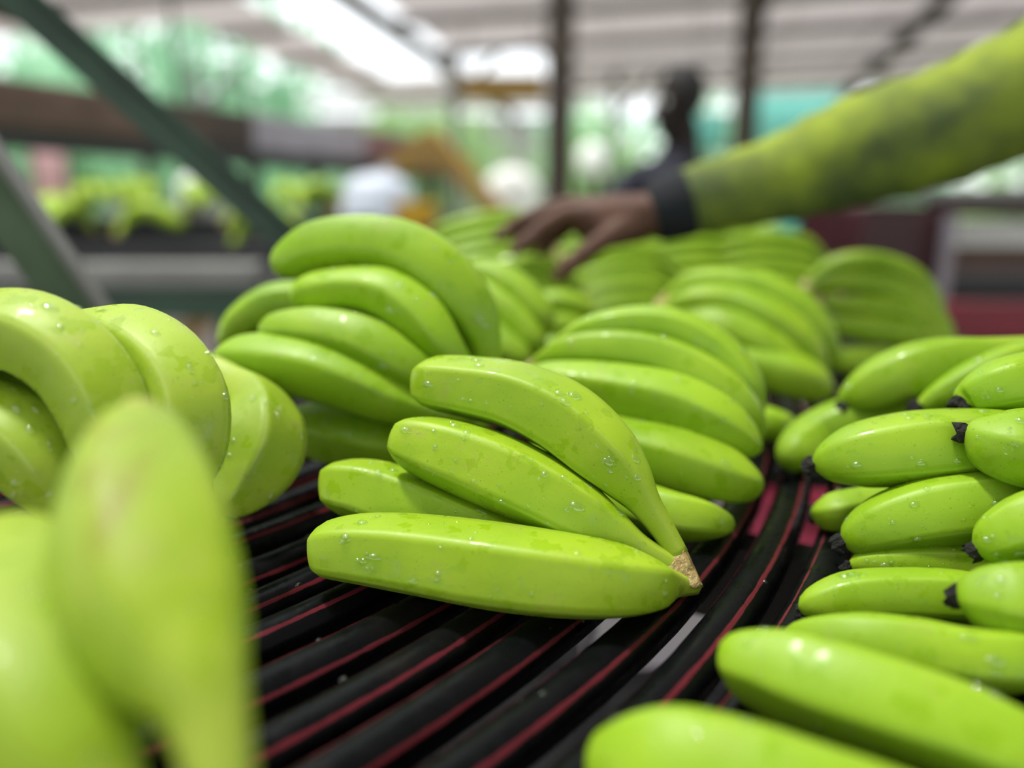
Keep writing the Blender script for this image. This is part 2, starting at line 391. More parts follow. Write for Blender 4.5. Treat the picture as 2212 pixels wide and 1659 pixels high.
def banana_world(c, roll=0.0, ridge=0.5, nr=44):
    s = catmull(c, nr); p = s[:, :3]; r = np.maximum(s[:, 3], 0.002)
    t, u, b = frames(p)
    th = np.linspace(0, 2*np.pi, NS, endpoint=False)
    ph = (th % (2*np.pi/5)) - np.pi/5
    pent = math.cos(math.pi/5) / np.cos(ph)                         # 1 at corners, .81 on flats
    L = np.linspace(0, 1, nr)
    body = np.clip(np.minimum((r / r.max() - 0.35) / 0.5, 1), 0, 1)
    am = ridge * (0.35 + 0.65 * body)
    rf = 1.04 * (1 - am[:, None] * (1 - pent[None])) 
    a = th + roll
    v = (p[:, None] + (r[:, None] * rf)[..., None] * (np.cos(a)[None, :, None]*u[:, None] + np.sin(a)[None, :, None]*b[:, None]))
    cap0 = p[0] - t[0] * r[0] * 0.30; cap1 = p[-1] + t[-1] * r[-1] * 0.2
    ridgeatt = np.tile(((pent - 0.81) / 0.19), (nr, 1)) * body[:, None]
    ends = np.repeat(np.clip(1 - L / 0.03, 0, 1)*0.8 + np.clip(1 - (r / r.max()) / 0.75, 0, 1) * (L > 0.5), NS)
    V = np.vstack([v.reshape(-1, 3), cap0, cap1]); n0 = nr * NS
    f = [(i*NS+j, i*NS+(j+1) % NS, (i+1)*NS+(j+1) % NS, (i+1)*NS+j) for i in range(nr-1) for j in range(NS)]
    f += [(n0, (j+1) % NS, j) for j in range(NS)] + [(n0+1, (nr-1)*NS+j, (nr-1)*NS+(j+1) % NS) for j in range(NS)]
    return dict(v=V, f=f, ridge=np.append(ridgeatt.reshape(-1), [0, 0]), ends=np.append(ends, [1, 1]),
                tip=(p[0], -t[0], r[0]), stem=(p[-1], t[-1], r[-1]), p=p, r=r, grid=v)

def tip_mesh(pos, dr, r, sd):
    g = random.Random(sd); n = 9
    d = Vector(dr).normalized(); a = d.orthogonal().normalized(); b = d.cross(a); pos = Vector(pos)
    v = []; f = []
    prof = ((-0.5, 1.02), (0.15, 1.12), (0.55, 1.0), (0.95, 0.75))
    for i, (h, q) in enumerate(prof):
        for j in range(n):
            an = 2*math.pi*j/n; k = q * r * (1 + g.uniform(-.22, .22)); hh = (h + (g.uniform(-.4, .55) if i >= 2 else 0)) * r
            v.append(pos + d*hh + a*(k*math.cos(an)) + b*(k*math.sin(an)))
    for i in range(3):
        for j in range(n): f.append((i*n+j, i*n+(j+1) % n, (i+1)*n+(j+1) % n, (i+1)*n+j))
    v.append(pos + d*r*0.2); f += [(3*n+j, 3*n+(j+1) % n, 4*n) for j in range(n)]
    return mesh('blossom_tip', v, f)

def drops(root, geos, count, rmin=0.0005, rmax=0.0034):
    mb = MB(); g = random.Random(count + len(geos))
    for ge in geos:
        G = ge['grid']; nr = G.shape[0]; ctr = ge['p']; k = 0; tries = 0
        while k < count and tries < count * 20:
            tries += 1
            i = g.randrange(4, nr - 10); j = g.randrange(NS)
            q = Vector(G[i, j]); nn = (q - Vector(ctr[i])).normalized()
            if nn.z < -0.2 or nn.dot(CAM - q) < 0: continue
            k += 1
            r = rmin + (rmax - rmin) * g.random()**3.5
            tg = (Vector(G[i+1, j]) - q).normalized(); bt = nn.cross(tg).normalized(); tg = bt.cross(nn)
            off = Vector((0, 0, 0))
            for c in range(g.choice((1, 1, 1, 2, 3))):
                rr = r * (1 if c == 0 else g.uniform(.3, .6)); o2 = q + tg*g.uniform(-2, 2)*r*(c > 0) + bt*g.uniform(-2, 2)*r*(c > 0)
                sx, sy = g.uniform(.8, 1.6), g.uniform(.8, 1.2); v = []; f = []
                m_ = 8
                for a_, h in ((1.0, -0.1), (0.9, 0.22), (0.55, 0.46)):
                    for b_ in range(m_):
                        an = 2*math.pi*b_/m_
                        v.append(o2 + tg*(rr*sx*a_*math.cos(an)) + bt*(rr*sy*a_*math.sin(an)) + nn*(rr*h))
                v.append(o2 + nn*rr*0.55)
                for w_ in range(2):
                    for b_ in range(m_): f.append((w_*m_+b_, w_*m_+(b_+1) % m_, (w_+1)*m_+(b_+1) % m_, (w_+1)*m_+b_))
                f += [(2*m_+b_, 2*m_+(b_+1) % m_, 3*m_) for b_ in range(m_)]
                mb.add(v, f)
    o = mb.build('water_droplets', M_WATER, root, smooth=True); tag(o, kind='stuff')

def crown_part(root, geos):
    pts = []
    for ge in geos:
        p, t, r = ge['stem']; p = Vector(p); t = Vector(t); a = t.orthogonal().normalized(); b = t.cross(a)
        for i in range(6):
            an = i*math.pi/3; pts.append(p + a*(r*1.05*math.cos(an)) + b*(r*1.05*math.sin(an)) - t*r*0.3)
            pts.append(p + a*(r*.8*math.cos(an)) + b*(r*.8*math.sin(an)) + t*r*1.2)
    bm = bmesh.new()
    for q in pts: bm.verts.new(q)
    res = bmesh.ops.convex_hull(bm, input=bm.verts)
    bmesh.ops.delete(bm, geom=[v for v in bm.verts if not v.link_faces], context='VERTS')
    me = bpy.data.meshes.new('crown'); bm.to_mesh(me); bm.free()
    return link('crown', me, M_CROWN, root)

def hand(label, fingers, tips=False, wet=0, group=None, crown=True, ridge=0.5, roll0=0.3, nr=44, tint=(0.85, 0.93, 0.88)):
    geos = []
    for i, fg in enumerate(fingers):
        roll = roll0 + i * 0.37; rd = ridge; br = ()
        if isinstance(fg, dict): roll = fg.get('roll', roll); rd = fg.get('ridge', ridge); br = fg.get('bruise', ()); fg = fg['p']
        ge = banana_geo(fg, roll, rd, nr); geos.append(ge)
        bz = np.zeros(len(ge['v']))
        for pos, sx_, sz_ in br:
            dv = ge['v'] - np.array(pos); bz = np.maximum(bz, 1 - np.sqrt((dv[:, 0]/sx_)**2 + (dv[:, 1]/.06)**2 + (dv[:, 2]/sz_)**2))
        ge['bruise'] = np.clip(bz, 0, 1)
    allp = np.vstack([g['p'] for g in geos]); c = allp.mean(axis=0)
    root = empty('banana_hand', (c[0], c[1], T), label, 'bananas', group)
    for i, ge in enumerate(geos):
        me = mesh('banana', ge['v'], ge['f'])
        for nm in ('ridge', 'ends', 'bruise'):
            at = me.attributes.new(nm, 'FLOAT', 'POINT'); at.data.foreach_set('value', ge[nm].astype(np.float32))
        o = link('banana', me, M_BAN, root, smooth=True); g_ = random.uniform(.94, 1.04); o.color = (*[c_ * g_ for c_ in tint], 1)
        if tips:
            p, d, r = ge['tip']
            link('blossom_tip', tip_mesh(p, d, max(r*1.25, 0.0042), i*13 + len(label)), M_TIP, o)
    if crown: crown_part(root, geos)
    if wet: drops(root, geos, wet)
    return root, geos

# the middle hand of four, cut crown towards the right
h1, g1 = hand('hand of four wet bananas on the bare hoses, pale cut crown at its right end', [
    dict(p=[(684,1190,.428,46),(704,1189,.427,64),(780,1190,.424,80),(900,1203,.418,91),(1050,1226,.410,98),(1200,1246,.403,96),(1320,1258,.400,86),(1392,1262,.402,68),(1426,1262,.410,46),(1460,1262,.420,28),(1500,1262,.427,21)], roll=0.62),
    dict(p=[(711,1050,.475,40),(729,1050,.473,60),(800,1062,.467,72),(900,1100,.46,80),(1050,1165,.452,80),(1200,1215,.445,68),(1320,1240,.436,42),(1400,1250,.432,28),(1478,1252,.432,21)], roll=0.5),
    dict(p=[(862,948,.455,38),(883,954,.452,60),(950,974,.447,77),(1050,1010,.44,87),(1150,1055,.433,87),(1240,1105,.428,77),(1320,1150,.426,52),(1380,1186,.426,33),(1455,1224,.428,25)], roll=0.45),
    dict(p=[(908,826,.475,42),(932,828,.472,60),(1010,838,.466,70),(1110,858,.456,78),(1210,905,.446,85),(1295,975,.438,80),(1350,1032,.434,60),(1392,1087,.431,36),(1430,1142,.430,27),(1464,1200,.429,24)], roll=0.75)],
    wet=60, crown=False, ridge=0.85, tint=(1.0, 1.02, 1.0))
# its crown: a pale cut wedge over a green stub
def hull(name, pts, m, root, bevel=0.001):
    bm = bmesh.new()
    for q in pts: bm.verts.new(q)
    bmesh.ops.convex_hull(bm, input=bm.verts)
    bmesh.ops.delete(bm, geom=[v for v in bm.verts if not v.link_faces], context='VERTS')
    me = bpy.data.meshes.new(name); bm.to_mesh(me); bm.free()
    o = link(name, me, m, root)
    md = o.modifiers.new('bevel', 'BEVEL'); md.width = bevel; md.segments = 2; md.limit_method = 'ANGLE'
    return o
hull('crown', [P(1440,1205,.424), P(1478,1186,.424), P(1518,1264,.418), P(1500,1272,.416), P(1436,1238,.419), P(1455,1200,.445), P(1485,1190,.445), P(1520,1268,.44), P(1500,1275,.44), P(1440,1240,.445)], M_CROWN, h1)
hull('crown_stub', [P(1430,1238,.421), P(1500,1270,.418), P(1518,1266,.421), P(1510,1284,.425), P(1440,1295,.425), P(1432,1285,.425), P(1440,1240,.45), P(1512,1268,.45), P(1505,1286,.45), P(1440,1292,.45)], M_STALK, h1, 0.002)

# left hand arching over the hoses
hand('big wet hand at the left edge arching down behind the blurred upright banana', [
    dict(p=[(270,1085,.388,30),(268,1040,.385,66),(262,1000,.383,78),(248,930,.382,90),(218,850,.383,96),(160,775,.385,96),(80,727,.388,94),(0,716,.392,90),(-80,725,.40,82),(-180,770,.42,56),(-260,835,.43,30)], roll=0.2),
    dict(p=[(375,1062,.40,25),(385,1040,.398,58),(398,1000,.398,80),(408,940,.398,92),(398,860,.402,98),(350,790,.41,96),(270,742,.42,86),(180,730,.43,64),(60,740,.44,50),(-120,790,.44,34),(-250,840,.435,26)], roll=0.45),
    dict(ridge=1.0, p=[(486,1106,.470,24),(502,1085,.473,50),(525,1050,.480,76),(555,990,.49,96),(562,925,.50,92),(552,868,.512,60),(505,835,.525,48),(420,800,.535,46),(250,790,.53,40),(60,800,.50,32),(-120,830,.47,24)], roll=0.9),
    dict(p=[(158,1118,.385,18),(140,1088,.386,54),(118,1042,.388,80),(70,975,.390,98),(0,928,.394,100),(-90,900,.40,94),(-180,880,.42,56),(-260,860,.43,28)], roll=0.5),
    dict(p=[(150,960,.45,18),(120,900,.452,44),(60,845,.455,50),(-30,815,.455,50),(-140,830,.45,40),(-240,850,.44,24)], roll=0.5)],
    wet=60, ridge=0.6, tint=(1.12, 1.04, 2.0))

# blurred hand right in front of the lens
hand('blurred pale green hand in the near left corner with one finger pointing up', [
    dict(p=[(300,882,.262,42),(300,897,.262,72),(300,975,.256,128),(305,1070,.246,168),(318,1170,.234,192),(345,1280,.221,192),(385,1390,.209,165),(425,1470,.20,115),(455,1560,.194,84),(480,1680,.188,68),(500,1800,.184,58)], roll=0.3, bruise=[(P(275,1085,.219), .0085, .020), (P(245,1000,.232), .010, .008), (P(310,885,.262), .022, .005)]),
    dict(p=[(15,1165,.27,55),(20,1190,.265,105),(25,1280,.25,165),(55,1400,.232,190),(100,1520,.216,190),(155,1640,.205,165),(225,1760,.197,100),(330,1850,.19,66),(430,1900,.186,56)], roll=0.5)], ridge=0.6, wet=14, tint=(1.10, 1.02, 1.5))

# tall hand behind, standing on edge
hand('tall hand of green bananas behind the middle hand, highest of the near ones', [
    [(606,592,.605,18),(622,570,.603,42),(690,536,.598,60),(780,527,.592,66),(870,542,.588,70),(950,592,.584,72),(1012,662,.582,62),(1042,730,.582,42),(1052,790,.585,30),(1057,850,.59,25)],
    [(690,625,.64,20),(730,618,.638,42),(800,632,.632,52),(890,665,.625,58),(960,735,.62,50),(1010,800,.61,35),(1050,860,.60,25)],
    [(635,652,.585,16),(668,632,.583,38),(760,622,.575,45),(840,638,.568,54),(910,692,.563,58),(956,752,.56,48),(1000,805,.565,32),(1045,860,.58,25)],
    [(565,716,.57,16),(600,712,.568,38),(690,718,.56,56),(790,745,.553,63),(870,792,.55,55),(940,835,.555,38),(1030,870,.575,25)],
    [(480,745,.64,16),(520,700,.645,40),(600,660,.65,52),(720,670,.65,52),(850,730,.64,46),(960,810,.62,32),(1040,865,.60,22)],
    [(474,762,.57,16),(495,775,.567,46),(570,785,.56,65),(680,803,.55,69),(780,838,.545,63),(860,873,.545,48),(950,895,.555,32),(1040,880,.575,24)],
    [(625,905,.585,26),(680,925,.58,60),(780,950,.57,66),(880,965,.57,56),(980,945,.575,36),(1050,890,.585,24)]], ridge=0.5, wet=12, tint=(0.82, 0.93, 0.75))  # tint carries shade put into the colour, besides this hand's greener skin

# right centre hands
hand('neat green hand of five behind the middle hand, rounded ends turned to the right', [
    [(1634,912,.583,6),(1630,885,.58,24),(1608,828,.58,40),(1555,765,.588,45),(1470,713,.596,43),(1380,698,.605,39),(1290,707,.612,32),(1235,725,.62,20),(1180,770,.63,14)],
    [(1634,958,.563,6),(1630,935,.56,26),(1600,884,.56,46),(1530,820,.566,50),(1430,772,.577,48),(1330,754,.587,44),(1240,756,.597,36),(1180,775,.61,22),(1150,800,.62,15)],
    [(1637,972,.543,8),(1625,964,.54,28),(1596,945,.54,46),(1540,908,.542,60),(1450,870,.55,64),(1350,848,.56,60),(1260,832,.57,52),(1180,818,.58,36),(1120,820,.60,18)],
    [(1643,1045,.528,8),(1630,1045,.526,30),(1600,1040,.524,50),(1540,1020,.527,66),(1450,993,.535,73),(1350,965,.545,64),(1250,930,.56,50),(1160,880,.58,30),(1110,840,.60,16)],
    [(1575,1136,.515,6),(1560,1132,.512,28),(1510,1122,.51,48),(1440,1110,.51,56),(1350,1080,.52,56),(1250,1030,.54,48),(1170,940,.57,30),(1115,860,.60,16)]], ridge=0.6, wet=14)
hand('green hand behind the neat hand of five, its crown hidden, one short finger below', [
    [(1798,800,.79,8),(1792,770,.79,24),(1770,725,.79,36),(1725,672,.795,42),(1650,628,.805,40),(1560,612,.82,35),(1492,615,.83,28),(1440,645,.84,14)],
    [(1775,835,.77,8),(1765,800,.77,26),(1730,748,.77,44),(1660,694,.775,48),(1580,659,.79,42),(1500,652,.80,33),(1430,672,.82,16)],
    [(1740,845,.755,8),(1725,815,.755,26),(1690,778,.76,42),(1620,734,.77,46),(1540,704,.785,42),(1440,695,.81,20)],
    [(1795,852,.75,8),(1770,838,.748,36),(1720,816,.748,50),(1640,795,.757,46),(1560,770,.77,34),(1460,720,.80,20)],
    [(1720,925,.68,8),(1700,922,.68,28),(1660,918,.69,40),(1600,905,.70,40),(1520,860,.74,30),(1450,740,.80,18)]], ridge=0.35)
hand('striped looking green hand at right in front of the maroon machine', [
    [(2040,720,.96,8),(2030,690,.96,14),(2008,645,.96,23),(1960,594,.965,26),(1880,567,.975,24),(1800,574,.99,20),(1745,610,1.0,9)],
    [(2052,735,.94,8),(2035,700,.94,19),(1972,642,.945,27),(1890,614,.955,25),(1800,611,.97,22),(1740,630,.99,9)],
    [(2055,745,.93,8),(2040,727,.93,21),(2000,692,.93,27),(1930,670,.935,28),(1850,662,.945,25),(1780,660,.97,12)],
    [(2055,748,.92,8),(2035,738,.92,21),(1980,724,.92,29),(1900,714,.925,30),(1830,706,.935,24),(1770,690,.97,12)],
    [(1990,778,.9,8),(1965,781,.9,21),(1900,782,.9,33),(1820,778,.905,30),(1765,760,.93,15),(1750,700,.97,10)]], ridge=0.35)

# heap at the right edge, dried black tips turned left
hand('rearmost hand of the right heap, one long black tipped finger leaning up right', [
    [(1822,882,.60,14),(1838,870,.60,36),(1885,845,.595,60),(1960,810,.585,68),(2050,785,.58,62),(2130,765,.575,38),(2210,752,.57,26),(2290,740,.57,20)],
    [(1985,882,.56,14),(2030,855,.555,28),(2100,818,.55,38),(2180,782,.548,38),(2260,755,.55,30),(2310,742,.565,20)],
    [(1698,1012,.62,16),(1716,985,.62,44),(1770,948,.615,62),(1840,915,.61,62),(1930,880,.60,50),(2080,830,.59,34),(2270,760,.575,20)]], tips=True, ridge=0.5, wet=12)
hand('two layered wet hand in the right heap, black tips hanging over the hoses', [
    [(2075,872,.47,16),(2090,862,.47,34),(2130,845,.465,53),(2190,830,.46,65),(2280,822,.46,70),(2380,830,.46,50),(2470,880,.46,28)],
    [(1760,1007,.475,16),(1785,1000,.472,42),(1850,985,.466,70),(1950,971,.46,82),(2050,961,.455,82),(2140,950,.455,72),(2240,930,.46,55),(2360,910,.46,40),(2470,910,.46,28)],
    [(2083,935,.43,16),(2102,940,.428,40),(2150,958,.424,74),(2220,972,.42,89),(2320,975,.42,88),(2410,950,.43,60),(2480,920,.45,30)],
    [(1768,1110,.52,16),(1800,1108,.515,42),(1880,1100,.51,48),(1980,1090,.505,50),(2120,1060,.50,50),(2300,990,.48,40),(2470,930,.47,24)],
    [(1825,1174,.455,18),(1845,1165,.453,42),(1910,1136,.448,68),(2010,1110,.442,82),(2110,1098,.437,84),(2210,1090,.435,80),(2320,1060,.44,62),(2470,960,.455,28)]], tips=True, wet=44, ridge=0.55)
hand('hand below the two layered one at the right edge, black tips facing the cut crown', [
    [(2108,1187,.40,16),(2130,1178,.398,44),(2180,1155,.394,68),(2250,1130,.39,80),(2350,1110,.39,70),(2460,1130,.40,34)],
    [(1836,1226,.45,10),(1870,1216,.448,28),(1950,1215,.445,43),(2050,1218,.44,49),(2150,1225,.437,50),(2280,1220,.43,44),(2460,1160,.41,24)],
    [(1738,1320,.435,14),(1760,1306,.432,36),(1840,1290,.427,56),(1950,1288,.42,62),(2060,1293,.415,64),(2170,1305,.412,60),(2300,1290,.41,46),(2460,1190,.405,26)],
    [(2072,1290,.365,20),(2090,1290,.363,50),(2140,1295,.36,80),(2210,1305,.356,97),(2300,1310,.355,95),(2400,1270,.37,66),(2470,1190,.39,34)],
    [(1698,1378,.40,12),(1740,1377,.395,40),(1850,1386,.388,66),(1980,1405,.38,74),(2100,1425,.375,72),(2220,1420,.372,66),(2340,1350,.38,50),(2465,1210,.395,26)]], tips=True, wet=36, ridge=0.55)
hand('blurred green hand in the near right corner, blunt ends pointing left', [
    dict(p=[(1562,1425,.335,28),(1588,1428,.332,66),(1680,1450,.325,98),(1800,1490,.316,113),(1930,1532,.308,115),(2060,1572,.302,111),(2190,1622,.297,98),(2300,1660,.295,72),(2400,1690,.295,46),(2500,1720,.295,30)], roll=0.15),
    dict(p=[(1303,1650,.30,40),(1338,1648,.297,82),(1440,1652,.29,130),(1580,1684,.283,140),(1740,1735,.277,140),(1900,1775,.272,128),(2060,1805,.27,100),(2220,1800,.275,64),(2400,1770,.285,40),(2500,1745,.29,30)], roll=0.4),
    dict(p=[(2125,1488,.345,8),(2180,1468,.345,22),(2260,1455,.343,40),(2360,1500,.33,44),(2440,1610,.31,36),(2500,1710,.298,26)], roll=0.4)], wet=18, ridge=0.6)

# far hands on the same table
def fan(label, x0, x1, yt, yb, d, n, slope=0.0, bow=0.25, flip=False, group=None):
    fs = []; r = 0.0205 * F / d; w_ = x1 - x0
    for i in range(n):
        q = (i + 0.5) / n; y = yt + (yb - yt) * q; dd = d - 0.012 * i
        rr = min(r, (yb - yt) / n * 0.60); pts = []
        for s, rs in ((0, .22), (.06, .62), (.25, .95), (.5, 1), (.74, .9), (.9, .5), (1.05, .3)):
            xx = x0 + w_ * s if not flip else x1 - w_ * s
            yy = y + bow * (yb - yt) / n * 2.2 * ((s - .45) ** 2 * 4 - .35) + slope * (xx - (x0 + x1) / 2)
            yy += (yt + (yb - yt) * 0.55 - y) * max(0, s - .72) * 1.6
            pts.append((xx, yy, dd + 0.03 * max(0, s - .6), rr * rs))
        fs.append(pts)
    return hand(label, fs, ridge=0.3, nr=26, group=group)
hand('green hand peeping out right behind the tall hand', [
    [(1180,722,.75,14),(1165,690,.75,36),(1120,640,.76,44),(1060,600,.77,38),(1000,585,.78,22)],
    [(1165,770,.74,14),(1150,740,.74,34),(1110,690,.75,42),(1050,640,.76,36),(1000,600,.78,20)],
    [(1150,790,.72,14),(1120,775,.72,34),(1070,740,.73,42),(1030,690,.75,34),(1000,615,.78,18)]], ridge=0.3, nr=30)
fan('shaded deep green hand just under the reaching fingers', 1050, 1255, 562, 690, 0.98, 3, 0.06)
fan('hand deep in the shade between the tall hand and the neat hand of five', 1120, 1290, 640, 790, 0.90, 3, 0.1, flip=True)
fan('pale striped far hand right of the reaching thumb', 1235, 1470, 535, 715, 1.15, 5, -0.10)
fan('flat lying far hand under the black cuff', 1330, 1580, 498, 650, 1.45, 6, -0.12, flip=True)
fan('far hand below the turquoise crate, behind the striped looking one', 1570, 1800, 505, 690, 1.3, 7, 0.05)
fan('far slanting hand left of the fingertips', 930, 1190, 462, 685, 1.25, 9, -0.16)
fan('small far hand beyond the fingertips', 1150, 1340, 470, 605, 1.75, 6, -0.1, flip=True)
fan('dim far hand under the sleeve', 1480, 1680, 490, 610, 1.75, 5, 0.02, flip=True)
fan('far hand hidden low behind the tall hand', 760, 960, 560, 640, 1.2, 3, -0.05)

# ------------------------------------------------------------------ green braces at left
def lerp(a, b, t): return a + (b - a) * t
fr = empty('steel_frame', (-1.15, 0.95, 0), 'dark green steel frame with two slanting braces at the left', 'steel frame')
a1, b1 = P(40, 0, 1.10), P(735, 622, 1.36)
top1 = lerp(a1, b1, -1.05); up1 = Vector((0.5, -0.2, 0.8))
MB().bar(top1, b1, 0.050, 0.008, Vector((0.15, -1, 0.3))).build('brace', M_GREENSTEEL, fr)
MB().bar(top1 + Vector((.016, 0, .018)), b1 + Vector((.016, 0, .018)), 0.008, 0.045, Vector((0.15, -1, 0.3))).build('brace_flange', M_GREENSTEEL, fr)
a2, b2 = P(-5, 430, 0.80), P(150, 650, 0.86)
top2, bot2 = lerp(a2, b2, -2.6), lerp(a2, b2, 2.2)
side = Vector((0.1, -1, 0.25))
MB().bar(top2, bot2, 0.048, 0.006, side).build('brace', M_GREENPALE, fr)
dirn = (bot2 - top2).normalized(); sx = dirn.cross(side).normalized()
if sx.x < 0: sx = -sx
MB().bar(top2 + sx*0.027, bot2 + sx*0.027, 0.007, 0.03, side).build('brace_flange', M_GREYSTEEL, fr)
MB().box((-1.19, 0.91, 0), (-1.11, 0.99, 2.0)).build('post', M_GREENSTEEL, fr)
MB().bar((-1.15, 0.95, 1.95), top1, 0.05, 0.05).build('top_bar', M_GREENSTEEL, fr)
MB().bar((-1.15, 0.95, top2.z), top2, 0.04, 0.04).build('side_bar', M_GREENSTEEL, fr)

# ------------------------------------------------------------------ second table with its heap
t2 = empty('packing_table', (-1.9, 2.6, 0), 'second packing table at left with a grey front rail over dark green steel', 'table')
MB().box((-4.2, 1.86, T - 0.02), (-0.62, 1.95, T + 0.035)).build('front_rail', M_GREYSTEEL, t2, bevel=0.006)
MB().box((-4.2, 1.88, T - 0.10), (-0.62, 1.93, T - 0.02)).build('apron', M_GREENSTEEL, t2)
MB().box((-4.2, 1.95, T - 0.06), (-0.62, 3.6, T - 0.03)).build('bed', M_DARKSTEEL, t2)
MB().box((-4.2, 3.6, T - 0.08), (-0.62, 3.65, T + 0.08)).build('back_rail', M_DARKSTEEL, t2)
MB().box((-4.2, 2.28, T - 0.03), (-0.62, 2.32, T + 0.05)).build('divider', M_DARKSTEEL, t2)
for x in (-4.1, -2.4, -0.7):
    for y in (1.9, 3.6): MB().box((x-.03, y-.03, 0), (x+.03, y+.03, T-.06)).build('leg', M_GREENSTEEL, t2)

# a small hand used for the distant heap
def heap_proto():
    root = empty('banana_hand', (0, 0, 0), 'blurred green banana hand heaped on the second table', 'bananas', 'banana hands heaped on the second table')
    geos = []
    for i in range(5):
        a = (i - 2) * 0.30
        c = []
        for s, rr in ((0, .006), (.1, .016), (.35, .021), (.6, .021), (.8, .014), (1, .008)):
            x = 0.17 * (1 - s) - 0.03; z = 0.03 + 0.075 * math.sin(math.pi * (1 - s) * 0.8 + .3)
            c.append((x * math.cos(a) - .0 + .02, x * math.sin(a) + 0.012*i*(1-s), z, rr))
        ge = banana_world(c, 0.4*i, 0.35, 18); geos.append(ge)
        me = mesh('banana', ge['v'], ge['f'])
        for nm in ('ridge', 'ends'):
            at = me.attributes.new(nm, 'FLOAT', 'POINT'); at.data.foreach_set('value', ge[nm].astype(np.float32))
        link('banana', me, M_BAN, root, smooth=True)
    crown_part(root, geos)
    return root
proto = heap_proto(); first = True
for row, (yy, zz) in enumerate(((2.45, 0), (2.72, 0.04), (3.0, 0.08), (3.3, 0.10))):
    for i in range(9):
        x = -4.0 + i * 0.40 + 0.15 * (row % 2) + random.uniform(-.06, .06)
        if x > -0.72: continue
        o = proto if first else proto.copy()
        if not first:
            COL.objects.link(o)
            for ch in proto.children:
                c = ch.copy(); COL.objects.link(c); c.parent = o
        first = False
        o.location = (x, yy + random.uniform(-.06, .06), T - 0.03 + zz + random.uniform(0, .04))
        o.rotation_euler = (random.uniform(-.2, .2), random.uniform(-.25, .1), random.uniform(0, 6.28)); o.scale = (1.25,)*3

# ------------------------------------------------------------------ raised trough and yellow trestle
tr = empty('raised_trough', (-2.2, 3.0, 0), 'long raised brown and grey trough running back above the second table', 'trough')
ta, tb = P(-500, 160, 2.3), P(960, 335, 5.2)
segs = [(0, .36, M_BROWN), (.36, .52, M_WOOD), (.52, .76, M_LILAC), (.76, 1, M_ROSE)]
for s0, s1, m in segs:
    a, b = lerp(ta, tb, s0), lerp(ta, tb, s1 - .004)
    MB().bar(a, b, 0.10, 0.17).build('side_panel', m, tr, bevel=0.01)
    MB().bar(a + Vector((.0, .02, -.125)), b + Vector((.0, .02, -.125)), 0.06, 0.085).build('lower_lip', M_DARKSTEEL, tr)
    MB().bar(a + Vector((-.25, .12, -.08)), b + Vector((-.25, .12, -.08)), 0.42, 0.03).build('bottom_panel', M_DARKSTEEL, tr)
    MB().bar(a + Vector((-.5, .24, 0)), b + Vector((-.5, .24, 0)), 0.06, 0.17).build('side_panel', m, tr)
for s in (.22, .48):
    a = lerp(ta, tb, s) + Vector((-.25, .12, .08))
    MB().tube([a, (a.x, a.y, roof_z(a) - .03)], .012, 8).build('hanger', M_DARKSTEEL, tr)
for s in (.66, .95):
    a = lerp(ta, tb, s) + Vector((-.25, .12, -.1))
    for q in (-.2, .2): MB().bar((a.x + q, a.y - q*.5, a.z), (a.x + q*1.6, a.y - q*.8, 0), 0.05, 0.05).build('leg', M_DARKSTEEL, tr)
ye = empty('yellow_trestle', (P(930, 300, 4.6).x, P(930, 300, 4.6).y, 0), 'yellow painted A shaped trestle under the far end of the trough', 'trestle')
ap = P(930, 292, 4.6)
for px in (760, 1050):
    q = P(px, 430, 4.6); q2 = ap + (q - ap) * 2.9; q2.z = max(q2.z, 0.0)
    dd = (q - ap); k_ = (ap.z - 0.0) / (ap.z - q.z); q2 = ap + dd * min(k_, 6)
    MB().bar(ap, q2, 0.10, 0.10).build('leg', M_YELLOW, ye)
MB().bar(ap + Vector((-.25, 0, -.16)), ap + Vector((.25, 0, -.16)), 0.07, 0.09).build('tie_bar', M_YELLOW, ye)

def hanging_board():
    c = P(1085, 190, 7.6)
    t = empty('yellow_board', c, 'ochre yellow board hanging below the short bright roof opening', 'board')
    MB().box((c.x-.40, c.y-.02, c.z-.13), (c.x+.40, c.y+.02, c.z+.13)).build('panel', M_YELLOW, t, bevel=.008)
    for q in (-.33, .33):
        MB().tube([(c.x+q, c.y, c.z+.12), (c.x+q, c.y, roof_z(c)-.05)], 0.008, 8).build('hanger', M_DARKSTEEL, t)
hanging_board()
def drum():
    c = P(815, 410, 3.9)
    t = empty('white_drum', (c.x, c.y, 0), 'bluish white plastic drum beyond the tall hand', 'drum')
    prof = [(0.02, .17), (.03, .185), (.5, .19), (.52, .197), (.54, .19), (1.0, .19), (1.02, .197), (1.04, .19), (1.22, .18), (1.27, .12), (1.29, .06)]
    z0 = c.z + 0.08 - 1.29
    MB().tube([(c.x, c.y, h + z0) for h, _ in prof], [r for _, r in prof], 28).build('barrel', M_WHITE, t, smooth=True)
    MB().tube([(c.x+.05, c.y, z0+1.275), (c.x+.05, c.y, z0+1.32)], .035, 14).build('cap', M_WHITE, t)
    if z0 > 0.02: MB().box((c.x-.25, c.y-.25, 0), (c.x+.25, c.y+.25, z0+.02)).build('plinth', M_WOOD, t)
drum()
